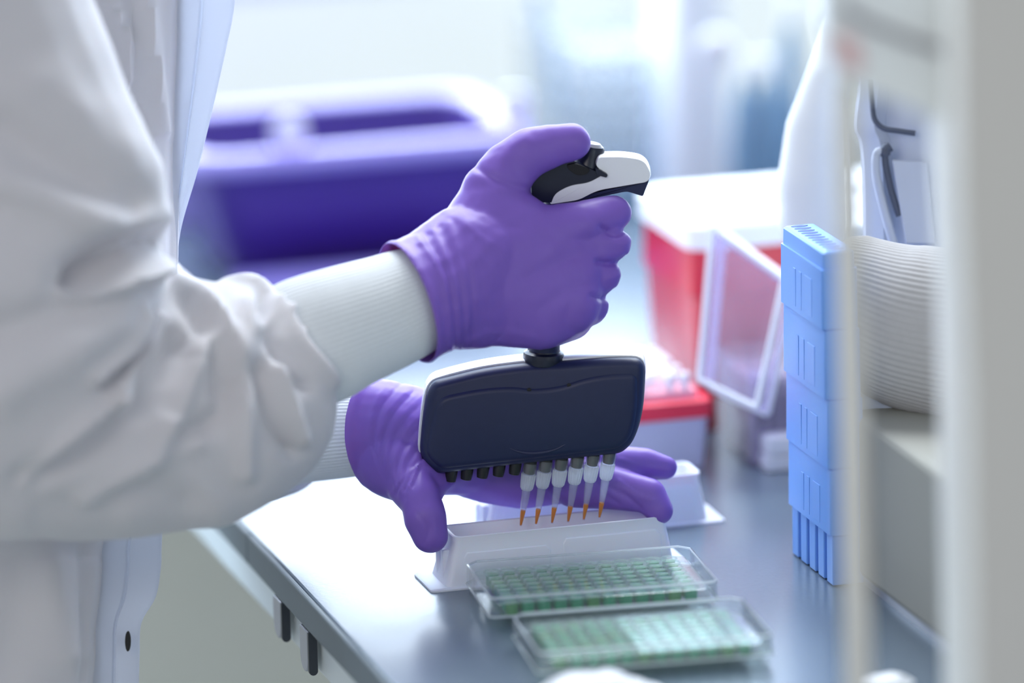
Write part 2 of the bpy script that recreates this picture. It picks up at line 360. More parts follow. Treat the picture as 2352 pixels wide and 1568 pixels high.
# red sharps container
def sharps():
    x0, y0 = 0.234, 0.274; w, dp, h = 0.16, 0.105, 0.122
    t = thing('sharps_container', 'red sharps container with thick white lid behind the clear lid', 'sharps container', (x0 + w / 2, y0 + dp / 2, ZB))
    def ring(z, i, r=0.006): return [(a, b, z) for a, b in rrect(x0 + i, x0 + w - i, y0 + i, y0 + dp - i, r)]
    obj('body', loft(bmesh.new(), [ring(ZB, 0.006), ring(ZB + 0.003, 0.004), ring(ZB + 0.085, 0.001), ring(ZB + 0.087, -0.001), ring(ZB + h, 0.0)]), 'red', t)
    obj('lid', loft(bmesh.new(), [ring(ZB + h - 0.004, -0.004, 0.01), ring(ZB + h + 0.010, -0.004, 0.01), ring(ZB + h + 0.014, 0.0, 0.01), ring(ZB + h + 0.017, 0.012, 0.01)]), 'white_plastic', t)
    obj('lid_hatch', B(x0 + 0.03, x0 + w - 0.04, y0 + 0.03, y0 + dp - 0.03, ZB + h + 0.0165, ZB + h + 0.021), 'white_plastic', t, sm=False, bevel=0.003)
sharps()

# tip box with red rim
def tipbox():
    x1, y0 = 0.2195, 0.199; w, dp = 0.125, 0.085
    t = thing('tip_box', 'pale lavender tip box with red rim behind the pipette', 'tip box', (x1 - w / 2, y0 + dp / 2, ZB))
    def ring(z, i, r=0.006): return [(a, b, z) for a, b in rrect(x1 - w + i, x1 - i, y0 + i, y0 + dp - i, r)]
    obj('base', loft(bmesh.new(), [ring(ZB, 0.003), ring(ZB + 0.032, 0.0), ring(ZB + 0.033, 0.001)]), 'box_lavender', t)
    obj('rim', loft(bmesh.new(), [ring(ZB + 0.0325, -0.0015), ring(ZB + 0.0425, -0.0015), ring(ZB + 0.0435, 0.001), ring(ZB + 0.0435, 0.003)]), 'red_rim', t)
    obj('tray', loft(bmesh.new(), [ring(ZB + 0.0436, 0.005), ring(ZB + 0.048, 0.006)]), 'pink_tray', t)
    for i in range(12):
        for j in range(8):
            if (i + j * 5) % 7 in (2, 5): continue
            c = (x1 - w + 0.013 + i * 0.009, y0 + 0.011 + j * 0.009, ZB + 0.048)
            obj('tip', lathe(bmesh.new(), c, (0, 0, 1), [(0, 0.0026), (0.009, 0.0034), (0.010, 0.003)], 8), 'white_plastic', t)
tipbox()

# clear box lid leaning on the sharps container
def leaning_lid():
    q = [Q(1636, 520, 0.225), Q(1800, 640, 0.205), Q(1738, 935, 0.19), Q(1606, 872, 0.21)]
    t = thing('clear_box_lid', 'clear lavender tinted box lid leaning against the red container', 'lid', tuple((q[2] + q[3]) / 2))
    n = nrm(np.cross(q[1] - q[0], q[3] - q[0])); n = n if n @ fw > 0 else -n; c = sum(q) / 4
    def R_(k, w): return [c + (p - c) * k + n * w for p in q]
    obj('face', loft(bmesh.new(), [R_(1, 0), R_(1, 0.0012)]), 'clear_lid', t, sm=False)
    # side walls, turned away from the camera
    for i in range(4):
        a, b = q[i], q[(i + 1) % 4]; inn = nrm(c - (a + b) / 2) * 0.0012
        obj('side_wall', loft(bmesh.new(), [[a, b, b + n * 0.024, a + n * 0.024], [a + inn, b + inn, b + inn + n * 0.024, a + inn + n * 0.024]]), 'clear_lid', t, sm=False)
    bm = bmesh.new()
    for i in range(4):
        a, b = q[i] + n * 0.024, q[(i + 1) % 4] + n * 0.024
        tubeline(bm, [a, (a + b) / 2, b], 0.0022 if i != 0 else 0.0032, 8)
        tubeline(bm, [q[i], (q[i] + q[(i + 1) % 4]) / 2, q[(i + 1) % 4]], 0.0018, 8)
    o = obj('rim', bm, 'white_plastic', t)
leaning_lid()
# ribbed pale box and white lidded box behind the blue racks
t = thing('ribbed_box', 'pale grey ribbed box standing behind the blue tip racks', 'box', (0.262, 0.20, ZB))
xa = 0.240; ya = 0.19
bm = bmesh.new(); box(bm, xa, xa + 0.05, ya, ya + 0.06, ZB, ZB + 0.062)
for k in range(7): box(bm, xa + 0.002 + k * 0.0068, xa + 0.0045 + k * 0.0068, ya - 0.0018, ya, ZB, ZB + 0.060)
obj('body', bm, 'clear_lid', t, sm=False); obj('inner_tray', B(xa + 0.003, xa + 0.047, ya + 0.003, ya + 0.057, ZB + 0.002, ZB + 0.055), 'beige_box', t, sm=False, bevel=0.002)
p = onz(1762, 1085)
t = thing('small_white_box', 'small white lidded box peeking out left of the blue racks', 'box', (p[0] + 0.03, p[1] + 0.02, ZB))
obj('base', B(p[0], p[0] + 0.06, p[1], p[1] + 0.05, ZB, ZB + 0.009), 'white_plastic', t, sm=False, bevel=0.001)
obj('lid', B(p[0] + 0.001, p[0] + 0.059, p[1] + 0.001, p[1] + 0.049, ZB + 0.0095, ZB + 0.021), 'white_plastic', t, sm=False, bevel=0.002)

# ------------------------------------------------------------------ stacked blue tip racks
seam = [0.0005, 0.0305, 0.0695, 0.110, 0.1505, 0.1925]
xs = [0.2050, 0.2032, 0.2022, 0.2010, 0.1998]
place = ['lowest rack of the blue stack, with open slots at its foot', 'second rack from the bottom of the blue stack', 'middle rack of the blue stack', 'second rack from the top of the blue stack', 'topmost rack of the blue stack with round holes showing']
for k in range(5):
    z0, z1 = ZB + seam[k], ZB + seam[k + 1]; x = xs[k]; y0, y1 = -0.0685 + 0.0004 * k, 0.0065
    if k == 0: y0, y1 = -0.0665, 0.0045
    th = 0.022
    t = thing('tip_rack', 'blue plastic tip rack, ' + place[k], 'tip rack', (x + th / 2, (y0 + y1) / 2, z0), 'narrow blue tip racks stacked on the bench')
    bm = bmesh.new()
    if k == 0:
        # toothed foot: uprights with slots between
        n = 5; L = y1 - y0; sw = 0.0046; uw = (L - (n - 1) * sw) / n
        for i in range(n): box(bm, x, x + th, y0 + i * (uw + sw), y0 + i * (uw + sw) + uw, z0, z1 - 0.0005)
        box(bm, x + 0.003, x + th, y0 + 0.001, y1 - 0.001, z0 + 0.002, z1 - 0.0005)
        obj('body', bm, 'rack_blue', t, sm=False, bevel=0.0007)
        obj('slot_shade', B(x + 0.0022, x + 0.0035, y0 + 0.003, y1 - 0.003, z0 + 0.003, z1 - 0.001), 'rack_hole', t, sm=False)  # darker sheet paints the shade inside the slots
    else:
        ring = lambda z, i: [(a, b, z) for a, b in rrect(x + i, x + th - i, y0 + i, y1 - i, 0.0016, 3)]
        if k == 4: loft(bm, [ring(z0 - 0.0002, 0), ring(z1 - 0.008, 0.0002), ring(z1 - 0.0078, 0.0012), ring(z1 + 0.001, 0.0014), ring(z1 + 0.0022, 0.0026)])
        else: loft(bm, [ring(z0 - 0.0002, 0), ring(z1 - 0.0012, 0.0003), ring(z1 - 0.0004, 0.0012)])
        obj('body', bm, 'rack_blue', t)
        # recessed rib panels on the visible side
        bm = bmesh.new()
        for yy_ in ((y0 + 0.018, y0 + 0.030), (y0 + 0.036, y0 + 0.040), (y0 + 0.046, y0 + 0.050)):
            box(bm, x - 0.00012, x + 0.001, yy_[0], yy_[1], z0 + 0.003, z1 - (0.014 if k != 4 else 0.017))
        obj('side_rib', bm, 'rack_blue', t, sm=False, bevel=0.0001)
        if k == 4:
            for i in range(11):
                yc = y0 + 0.0075 + i * 0.006
                o = obj('hole', lathe(bmesh.new(), (x + th / 2 - 0.001, 0, 0), (0, 0, 1), [(0, 0.0052), (0.00025, 0.0050)], 20), 'rack_hole', t)
                me = o.data; co = get_co(me); co[:, 1] *= 0.40; co[:, 1] += yc; co[:, 2] += z1 + 0.00215; set_co(me, co)

# ------------------------------------------------------------------ reagent reservoirs
def reservoir(M, label, where):
    t = thing('reagent_reservoir', label, 'reservoir', M @ Vector((0.06, 0.02, ZB)), 'long white reagent reservoirs')
    def tr(bm):
        for v in bm.verts: v.co = M @ v.co
        return bm
    def ring(z, x0, x1, y0, y1, r): return [(a, b, z) for a, b in rrect(x0, x1, y0, y1, r, 4)]
    h = ZB + 0.0295
    body = [ring(ZB + 0.0008, -0.0030, 0.1335, 0.002, 0.0368, 0.004), ring(ZB + 0.018, 0.0012, 0.1310, 0.0046, 0.0338, 0.004), ring(h - 0.004, 0.0035, 0.1298, 0.0060, 0.0320, 0.004), ring(h, 0.0028, 0.1302, 0.0054, 0.0328, 0.0045),
            ring(h + 0.0004, 0.0034, 0.1296, 0.0060, 0.0322, 0.004), ring(h, 0.0050, 0.1282, 0.0074, 0.0308, 0.0035), ring(h - 0.010, 0.0060, 0.1270, 0.0090, 0.0292, 0.0035), ring(h - 0.022, 0.010, 0.123, 0.0165, 0.0215, 0.0022)]
    obj('trough', tr(loft(bmesh.new(), body)), 'reservoir', t)
    obj('base_flange', tr(loft(bmesh.new(), [ring(ZB, -0.0125, 0.143, 0.0, 0.039, 0.003), ring(ZB + 0.0010, -0.0125, 0.143, 0.0, 0.039, 0.003), ring(ZB + 0.0016, -0.0115, 0.142, 0.001, 0.038, 0.003)])), 'reservoir', t)
    # raised shoulders on the long front wall, two panels
    bm = bmesh.new()
    for xa_, xb_ in ((0.008, 0.060), (0.067, 0.126)):
        pr = [(xa_, ZB + 0.001), (xa_, ZB + 0.0175), (xa_ + 0.002, ZB + 0.0205), (xb_ - 0.003, ZB + 0.0205), (xb_, ZB + 0.0175), (xb_, ZB + 0.001)]
        if xa_ > 0.06: pr = [(a, b + (0.0025 if b > ZB + 0.01 else 0)) for a, b in pr]
        def yy2(z): return 0.0046 + (z - ZB) * 0.05 - 0.0022 * (1 - (z - ZB) / 0.024)
        loft(bm, [[(a, yy2(b) + 0.003, b) for a, b in pr], [(a, yy2(b) - 0.0007, b) for a, b in pr]])
    obj('front_panel', tr(bm), 'reservoir', t, sm=False, bevel=0.0008)
    bm = bmesh.new(); box(bm, -0.0022, 0.004, 0.012, 0.017, ZB + 0.001, ZB + 0.021); box(bm, -0.0022, 0.004, 0.024, 0.028, ZB + 0.001, ZB + 0.019)
    obj('end_rib', tr(bm), 'reservoir', t, sm=False, bevel=0.001)
reservoir(Matrix.Identity(4), 'white reagent reservoir gripped by the gloved left hand under the tips', '')
reservoir(Matrix.Translation((0.047, 0.082, 0)), 'second white reservoir standing empty behind the gloved left hand', '')

# ------------------------------------------------------------------ well plates
clear('clear_edge', (250, 253, 255), 0.9, 0.15, 0.5)
clear('rim_clear', (250, 255, 252), 0.9, 0.12, 0.16)
clear('clear_dull', (252, 255, 254), 0.42, 0.03, 0.05)
def plate(M, label, lidmat='clear', lidshift=(0, 0)):
    t = thing('well_plate', label, 'well plate', M @ Vector((0.0, 0.0, 0.0)), 'clear lidded plates of green wells')
    L, Dp = 0.128, 0.074
    def tr(bm):
        for v in bm.verts: v.co = M @ v.co
        return bm
    def ring(z, i, r=0.004, n=4): return [(a, b, z) for a, b in rrect(-L / 2 + i, L / 2 - i, -Dp / 2 + i, Dp / 2 - i, r, n)]
    bm = loft(bmesh.new(), [ring(0.0, 0.0), ring(0.0026, 0.0), ring(0.0028, 0.0022), ring(0.0125, 0.0026), ring(0.0128, 0.0034)], cap=False)
    obj('skirt', tr(bm), 'clear_plate', t)
    obj('deck', tr(loft(bmesh.new(), [ring(0.0124, 0.0032), ring(0.0130, 0.0034)])), 'clear_plate', t)
    # lid: thin walled box with chamfered corners
    def cring(z, i): 
        c = 0.006
        x, y = L / 2 + 0.0012 - i, Dp / 2 + 0.0012 - i; sx, sy = lidshift
        return [(a + sx, b + sy, z) for a, b in ((x - 0.002, -y), (x, -y + 0.002), (x, y - c), (x - c, y), (-x + c, y), (-x, y - c), (-x, -y + 0.002), (-x + 0.002, -y))]
    lid = obj('lid', tr(loft(bmesh.new(), [cring(0.0062, 0), cring(0.0168, 0.0004), cring(0.0176, 0.0010), cring(0.0164, 0.0014), cring(0.0062, 0.001)])), lidmat, t, sm=False)
    bm = bmesh.new(); pr = cring(0.0174, 0.0008)
    tubeline(bm, [np.array(p) for p in pr] + [np.array(pr[0])], 0.0007, 6)
    pr = cring(0.0066, 0.0); tubeline(bm, [np.array(p) for p in pr] + [np.array(pr[0])], 0.0007, 6)
    obj('lid_edge', tr(bm), 'clear_edge', lid)
    rr = 0.0037
    for j in range(8):
        for i in range(12):
            cx, cy = (i - 5.5) * 0.0093, (j - 3.5) * 0.0082
            bm = lathe(bmesh.new(), (cx, cy, 0.0052), (0, 0, 1), [(0, rr * 0.85), (0.0006, rr), (0.0068, rr)], 12)
            o = obj('well', tr(bm), 'well_green' if (i * 7 + j * 3) % 5 else 'well_olive', t)
    bm = bmesh.new()
    for j in range(8):
        for i in range(12):
            cx, cy = (i - 5.5) * 0.0093, (j - 3.5) * 0.0082
            lathe(bm, (cx, cy, 0.0126), (0, 0, 1), [(0, rr * 1.12), (0.0012, rr * 1.12), (0.0012, rr * 1.32), (0, rr * 1.32)], 14, cap=False)
    obj('well_rim', tr(bm), 'rim_clear', t)
def place(cx, cy, rot, z=0.0): return Matrix.Translation((cx, cy, ZB + z)) @ Matrix.Rotation(radians(rot), 4, 'Z')
plate(place(0.0675, -0.0482, -5.2, 0.0004), 'clear lidded plate of green wells touching the front reservoir')
plate(place(0.0632, -0.1560, -5.0, 0.0004), 'blurred clear lidded plate of green wells nearest the camera', 'clear_dull')

# ------------------------------------------------------------------ multichannel pipette
ANC = Q(1230, 950, 0.006)
def PL(x, y, w=0.0):   # point of the pipette's front plane pushed w metres towards the viewer side
    r = ray(x, y); n = -fh; a = ANC + n * w
    return CAM + r * (((a - CAM) @ n) / (r @ n))
def PX(x, y, w=0.0):   # same picture point on the front plane, then moved straight along the plane normal
    return PL(x, y) - fh * w
def inset(poly, k):
    P_ = [np.array(p, float) for p in poly]; n = len(P_); out = []
    area_ = sum(P_[i][0] * P_[(i + 1) % n][1] - P_[(i + 1) % n][0] * P_[i][1] for i in range(n)); sg = 1 if area_ > 0 else -1
    for i in range(n):
        t1 = nrm(P_[i] - P_[i - 1] + 1e-9); t2 = nrm(P_[(i + 1) % n] - P_[i] + 1e-9)
        nn = np.array([-(t1 + t2)[1], (t1 + t2)[0]]) * sg; nn = nrm(nn + 1e-9); out.append(P_[i] + nn * k)
    return out
def rounded(poly, r, n=5):
    P_ = [np.array(p[:2], float) for p in poly]; out = []; N = len(P_)
    for i in range(N):
        a, b, c = P_[i - 1], P_[i], P_[(i + 1) % N]; rr = poly[i][2] if len(poly[i]) > 2 else r
        d1, d2 = min(rr, np.linalg.norm(a - b) * 0.45), min(rr, np.linalg.norm(c - b) * 0.45)
        s, e = b + nrm(a - b) * d1, b + nrm(c - b) * d2
        for k in range(n + 1):
            t = k / n; out.append((1 - t) ** 2 * s + 2 * t * (1 - t) * b + t * t * e)
    return out
def dense(poly, step=14):
    out = []; N = len(poly)
    for i in range(N):
        a, b = np.array(poly[i]), np.array(poly[(i + 1) % N]); k = max(1, int(np.linalg.norm(b - a) / step))
        out += [a + (b - a) * j / k for j in range(k)]
    return out
pip = thing('multichannel_pipette', 'dark navy multichannel pipette held over the reservoir with six filled tips', 'pipette', PX(1210, 1100, -0.012))
outl = rounded([(983, 880, 40), (1030, 868, 30), (1110, 848, 60), (1205, 836, 30), (1292, 833, 20), (1400, 824, 50), (1484, 824, 34), (1480, 930, 120), (1468, 985, 60), (1452, 1022, 16), (1428, 1044, 14), (1215, 1066, 60), (1004, 1091, 14), (978, 1072, 14), (963, 1042, 20), (970, 960, 100)], 20)
outl = dense(outl, 12)
def R3(poly, w): return [PX(p[0], p[1], w) for p in poly]
obj('housing', loft(bmesh.new(), [R3(inset(outl, 3), -0.0195), R3(outl, -0.018), R3(outl, -0.004), R3(inset(outl, 3), -0.001), R3(inset(outl, 10), 0.0012), R3(inset(outl, 18), 0.0022)]), 'navy', pip)
face = dense(rounded([(1002, 925, 26), (1020, 908, 20), (1100, 892, 60), (1175, 886, 40), (1222, 893, 50), (1290, 886, 50), (1340, 868, 50), (1400, 858, 40), (1462, 856, 20), (1462, 935, 80), (1448, 1000, 60), (1420, 1026, 14), (1215, 1050, 60), (1012, 1072, 14), (988, 1050, 14), (980, 1030, 20)], 20), 12)
obj('face_plate', loft(bmesh.new(), [R3(inset(face, -3), 0.0015), R3(face, 0.0026), R3(inset(face, 5), 0.0036), R3(inset(face, 11), 0.0040)]), 'navy', pip)
bk = dense(rounded([(978, 878, 40), (1028, 862, 30), (1110, 842, 60), (1205, 830, 30), (1292, 827, 20), (1400, 818, 50), (1486, 820, 34), (1480, 930, 120), (1466, 985, 60), (1448, 1018, 16), (1426, 1036, 14), (1215, 1058, 60), (998, 1082, 14), (972, 1066, 14), (958, 1040, 20), (964, 960, 100)], 20), 12)
obj('back_shell', loft(bmesh.new(), [R3(inset(bk, 2), -0.0050), R3(bk, -0.0065), R3(bk, -0.019), R3(inset(bk, 8), -0.0235), R3(inset(bk, 20), -0.0255)]), 'shell_white', pip)
# thumb groove near the bottom of the face plate
cr = spline([(1165, 1022), (1185, 1031), (1215, 1036), (1250, 1034), (1280, 1026), (1305, 1012)], 8)
obj('finger_ridge', tubeline(bmesh.new(), [PX(p[0], p[1], 0.0036) for p in cr], [0.0002 + 0.0011 * sin(pi * i / (len(cr) - 1)) for i in range(len(cr))], 8), 'navy', pip)
for x, y in ((1215, 893), (1307, 882)):
    obj('screw_hole', lathe(bmesh.new(), PX(x, y, 0.0018), -fh, [(0, 0.0012), (0.0014, 0.0013), (0.0016, 0.0008)], 12), 'black_hole', pip)
# shaft, collar
vaxis = nrm(PL(1249, 760) - PL(1246, 860)); sc = PX(1248, 858, -0.010)
def pxm(v): return v / F * D0
obj('collar', lathe(bmesh.new(), sc, vaxis, [(-0.004, pxm(46)), (0.001, pxm(45)), (0.003, pxm(41)), (0.004, pxm(46)), (0.0075, pxm(48)), (0.010, pxm(46)), (0.011, pxm(38)), (0.013, pxm(35))], 32), 'navy_dark', pip)
obj('shaft', lathe(bmesh.new(), sc, vaxis, [(0.008, pxm(37)), (0.016, pxm(37)), (0.019, pxm(39)), (0.04, pxm(40))], 32), 'navy', pip)
hc = [PL(1249, 772, -0.016), PL(1260, 700, -0.020), PL(1272, 610, -0.027), PL(1286, 530, -0.034), PL(1300, 450, -0.038)]
obj('handle', tubeline(bmesh.new(), spline(hc, 4), 0.0125, 24), 'navy', pip)
# head with plunger and the white finger hook
def slabpx(poly, w0, w1, r=10, ins=4, base=0.0):
    pl = dense(rounded(poly, r), 8)
    RB = lambda poly_, w: [PL(p[0], p[1], base) - fh * w for p in poly_]
    return loft(bmesh.new(), [RB(inset(pl, ins), w0), RB(pl, w0 + (w1 - w0) * 0.25), RB(pl, w0 + (w1 - w0) * 0.75), RB(inset(pl, ins), w1)])
obj('head', slabpx([(1218, 470), (1216, 400), (1262, 376), (1310, 362), (1372, 392), (1398, 404), (1350, 424), (1300, 436), (1272, 470)], -0.032, -0.001, 12, 4, -0.023), 'navy_dark', pip)
obj('finger_hook', slabpx([(1262, 472, 6), (1272, 444, 16), (1308, 424, 20), (1352, 418, 14), (1384, 400, 10), (1366, 380, 8), (1374, 359, 8), (1432, 358, 20), (1482, 366, 30), (1498, 400, 20), (1490, 420, 12), (1430, 430, 20), (1372, 440, 20), (1330, 462, 14)], -0.016, -0.0005, 10, 2.5, -0.023), 'shell_white', pip)
obj('hook_underside', slabpx([(1316, 470), (1338, 450), (1400, 436), (1480, 420), (1494, 414), (1478, 456, 6), (1440, 444)], -0.024, -0.003, 8, 2, -0.023), 'navy', pip)
pc = PL(1349, 394, -0.034); pax = nrm(PL(1352, 330) - PL(1338, 400))
obj('plunger', lathe(bmesh.new(), pc, pax, [(-0.004, pxm(38)), (0.002, pxm(40)), (0.004, pxm(34)), (0.007, pxm(34)), (0.009, pxm(30)), (0.014, pxm(30)), (0.0155, pxm(26))], 28), 'navy_dark', pip)
obj('plunger_button', lathe(bmesh.new(), pc + pax * 0.0135, pax, [(0, pxm(20)), (0.002, pxm(24)), (0.0035, pxm(18))], 24), 'grey_cap', pip)
obj('lever', slabpx([(1366, 386, 4), (1378, 388, 4), (1397, 400, 5), (1394, 408, 4), (1370, 402, 4)], -0.008, 0.0012, 4, 1, -0.023), 'navy_dark', pip)
obj('plunger_recess', slabpx([(1300, 378), (1322, 374), (1356, 388), (1350, 400), (1328, 404), (1308, 392)], -0.004, 0.0003, 8, 1, -0.023), 'black_hole', pip)
# nozzles and tips
noz = [(1001, 1092), (1038, 1088), (1074, 1084), (1111, 1080), (1148, 1076), (1185, 1072), (1220, 1066), (1256, 1061), (1292, 1057), (1329, 1052), (1365, 1047), (1402, 1042)]
tips = [(1196, 1214), (1231, 1211), (1268, 1208), (1305, 1205), (1341, 1200), (1377, 1196)]
dax = nrm(PL(tips[2][0], tips[2][1]) - PL(noz[8][0] - 1, noz[8][1]))
for k, (x, y) in enumerate(noz):
    p = PX(x, y - 4, -0.006)
    L = 0.0072 if k < 6 else 0.0085
    obj('nozzle', lathe(bmesh.new(), p, dax, [(-0.002, pxm(15)), (L * 0.6, pxm(14)), (L * 0.95, pxm(12.5)), (L, pxm(9))], 18), 'nozzle', pip)
    if k >= 6:
        e = PX(*tips[k - 6], -0.006); p0 = PX(x - 1, y + 3, -0.006); ax = nrm(e - p0); Lt = np.linalg.norm(e - p0)
        prof = [(0, pxm(16.5)), (0.0015, pxm(17)), (0.012, pxm(15.5)), (0.0155, pxm(13.5)), (0.0158, pxm(10.5)), (0.024, pxm(9)), (Lt * 0.78, pxm(6.2)), (Lt, pxm(2.6))]
        prof_in = [(Lt, pxm(1.6)), (Lt * 0.78, pxm(5.2)), (0.024, pxm(8)), (0.0158, pxm(9.5)), (0.012, pxm(13.5)), (0.0, pxm(15.2))]
        tp = obj('tip', lathe(bmesh.new(), p0, ax, prof[4:] + prof_in[:4], 24, cap=False), 'tip_clear', pip)
        # frosted ribbed collar
        bm = bmesh.new(); a = nrm(ax); u = nrm(np.cross(a, fw)); v = np.cross(a, u); N = 64; rings = []
        for tt, rr in ((0.0066, 16.3), (0.0075, 16.6), (0.012, 15.5), (0.0150, 14.0), (0.0162, 11.0)):
            ring = []
            for q in range(N):
                g = 1 + (0.06 if (q // 2) % 2 == 0 and tt > 0.002 else 0.0); an = 2 * pi * q / N
                ring.append(p0 + a * tt + (u * cos(an) + v * sin(an)) * pxm(rr) * g)
            rings.append(ring)
        loft(bm, rings, cap=False)
        obj('collar', bm, 'tip_frost', tp, sm=False)
        obj('mouth', lathe(bmesh.new(), p0, ax, [(0, pxm(16.5)), (0.0015, pxm(17)), (0.0070, pxm(16.5)), (0.0070, pxm(15.6)), (0.0, pxm(15.8))], 24, cap=False), 'tip_clear', tp)
        ls = Lt - pxm(38) ; r1 = pxm(5.9 + 0.2)
        obj('liquid', lathe(bmesh.new(), p0, ax, [(ls, pxm(5.3)), (ls + 0.001, pxm(6.1)), (Lt - 0.0005, pxm(2.2))], 20), 'orange', tp)

# ------------------------------------------------------------------ person on the left
per = thing('person', 'person in white lab coat and purple gloves pipetting at the bench', 'person', tuple(Q(-200, 1500, 0.0) * np.array([1, 1, 0]) + np.array([0, 0, 0.0])))
# right glove
hulls = [
    [(1125, 488, -12, 86), (1235, 538, -16, 68), (1120, 712, -18, 82), (1240, 722, -16, 80), (1300, 692, -14, 82), (1320, 600, -12, 66), (1060, 640, -20, 118)],
    [(1290, 700, -10, 82), (1240, 725, -12, 78), (1310, 730, 2, 52)],
    [(900, 712, -46, 140), (935, 700, -38, 134), (1010, 662, -28, 142)],
    [(1010, 662, -28, 142), (1075, 600, -20, 130), (1090, 690, -20, 112)],
    [(1130, 478, -12, 82), (1166, 388, -9, 62), (1125, 440, -12, 66)],
    [(1166, 388, -9, 62), (1216, 350, -9, 57)], [(1216, 350, -9, 57), (1262, 337, -9, 49), (1212, 386, -9, 26)], [(1262, 335, -9, 48), (1314, 326, -10, 43)],
    [(1150, 440, -6, 70), (1184, 425, -2, 36), (1170, 480, -8, 56)],
    [(1235, 540, -16, 66), (1330, 515, -14, 52)], [(1330, 515, -14, 52), (1408, 490, -6, 42)], [(1408, 490, -6, 42), (1412, 492, 16, 38)], [(1412, 492, 16, 38), (1340, 505, 34, 34)],
    [(1250, 600, -18, 60), (1405, 560, -8, 44)], [(1405, 560, -8, 44), (1405, 560, 18, 40)], [(1405, 560, 18, 40), (1330, 570, 36, 34)],
    [(1250, 660, -18, 60), (1382, 630, -8, 44)], [(1382, 630, -8, 44), (1380, 630, 18, 40)], [(1380, 630, 18, 40), (1310, 640, 36, 34)],
    [(1260, 710, -14, 60), (1352, 702, -6, 46)], [(1352, 702, -6, 46), (1350, 700, 16, 38)], [(1350, 700, 16, 38), (1290, 700, 34, 32)],
]
gl = organic(hulls, 0.0013, 7)
rc = Q(938, 697, -0.040); ra = camvec(272 * 0.92, 95 * 0.92, 288 * 0.40)
wr = []
for i in range(7):
    o_ = i * 17
    wr.append(([(960 + o_ * 1.05, 548 - o_ * 0.50), (1005 + o_ * 0.8, 615 - o_ * 0.1), (1030 + o_ * 0.65, 700), (1036 + o_ * 0.55, 800 - o_ * 0.1)], 6 + (i % 2) * 3, (-0.9 if i % 2 else 0.75) * (1.15 - i * 0.12)))
wr += [([(1095, 385), (1140, 412), (1218, 437)], 9, -1.3), ([(1380, 522), (1415, 540), (1455, 512)], 7, -1.8), ([(1395, 552), (1430, 560), (1452, 545)], 7, 0.5),
       ([(1372, 600), (1410, 606), (1438, 590)], 7, -1.8), ([(1360, 680), (1390, 686), (1412, 668)], 7, -1.6), ([(1395, 640), (1420, 632)], 6, 0.6),
       ([(1260, 560), (1330, 590), (1400, 525)], 40, 0.0), ([(1230, 600), (1300, 545), (1380, 510)], 26, 0.8), ([(1200, 640), (1290, 600), (1370, 575)], 14, -0.7), ([(1250, 700), (1310, 665), (1360, 650)], 14, -0.6),
       ([(1145, 395), (1165, 350), (1205, 320)], 10, 0.4), ([(1010, 480), (1075, 520), (1120, 560)], 8, 0.4), ([(1075, 480), (1120, 520), (1190, 520)], 12, -0.4),
       ([(1060, 790), (1140, 760), (1220, 770)], 10, 0.5), ([(1330, 765), (1300, 740), (1310, 700)], 9, -0.6)]
folds(gl, wr, 0.5); bumpy(gl, 0.00022, 260, 3)
cut(gl, rc, ra); rim_bead(gl, rc, ra, 0.004, 0.0009, 0.0008)
o = obj('glove', gl, 'glove', per); o['label'] = 'purple nitrile glove on the hand holding the pipette'
sol = o.modifiers.new('s', 'SOLIDIFY'); sol.thickness = 0.0005; sol.offset = 0
# left glove
hulls = [
    [(800, 985, 42, 118), (880, 985, 40, 112), (960, 1010, 40, 108)],
    [(930, 990, 42, 108), (1060, 1040, 44, 98, 0.55), (940, 1060, 36, 80)],
    [(1000, 1020, 46, 100, 0.5), (1200, 1085, 48, 84, 0.4), (1310, 1075, 48, 80, 0.4), (1130, 1060, 48, 98, 0.45)],
    [(900, 1060, 30, 82), (950, 1105, 18, 58)], [(930, 1090, 22, 60), (968, 1150, 6, 48)], [(968, 1150, 6, 48), (977, 1190, 2, 49)], [(977, 1190, 2, 49), (988, 1228, 2, 42)],
    [(960, 1060, 34, 74), (1000, 1090, 30, 46), (970, 1130, 16, 46)],
    [(1320, 1080, 46, 62), (1430, 1072, 50, 44)], [(1420, 1070, 50, 46), (1482, 1066, 52, 37)], [(1482, 1066, 52, 37), (1528, 1074, 52, 27)],
    [(1320, 1105, 40, 60), (1430, 1125, 40, 46)], [(1430, 1125, 40, 46), (1490, 1138, 38, 40)], [(1490, 1138, 38, 40), (1514, 1172, 36, 32)],
    [(1310, 1070, 64, 58), (1420, 1085, 72, 36), (1440, 1120, 74, 32)], [(1290, 1075, 78, 52), (1370, 1100, 88, 32)],
]
gl = organic(hulls, 0.0013, 7)
wr = []
for i in range(10):
    k = i * 13 + (i * 37 % 5) - 2
    wr.append(([(905 + k * 1.25, 872 + k * 0.7), (862 + k * 1.05, 930 + k * 0.6), (850 + k * 0.75, 1000 + k * 0.55), (868 + k * 0.5, 1070 + k * 0.45), (900 + k * 0.25, 1130 + k * 0.12)], 5, (-0.6 if i % 2 else 0.45) * (0.7 + 0.1 * (i * 3 % 5))))
for i in range(6):
    wr.append(([(900 + i * 10, 1135 - i * 4), (935 + i * 8, 1090 - i * 10), (985, 1050 - i * 14)], 5, -0.7 if i % 2 else 0.6))
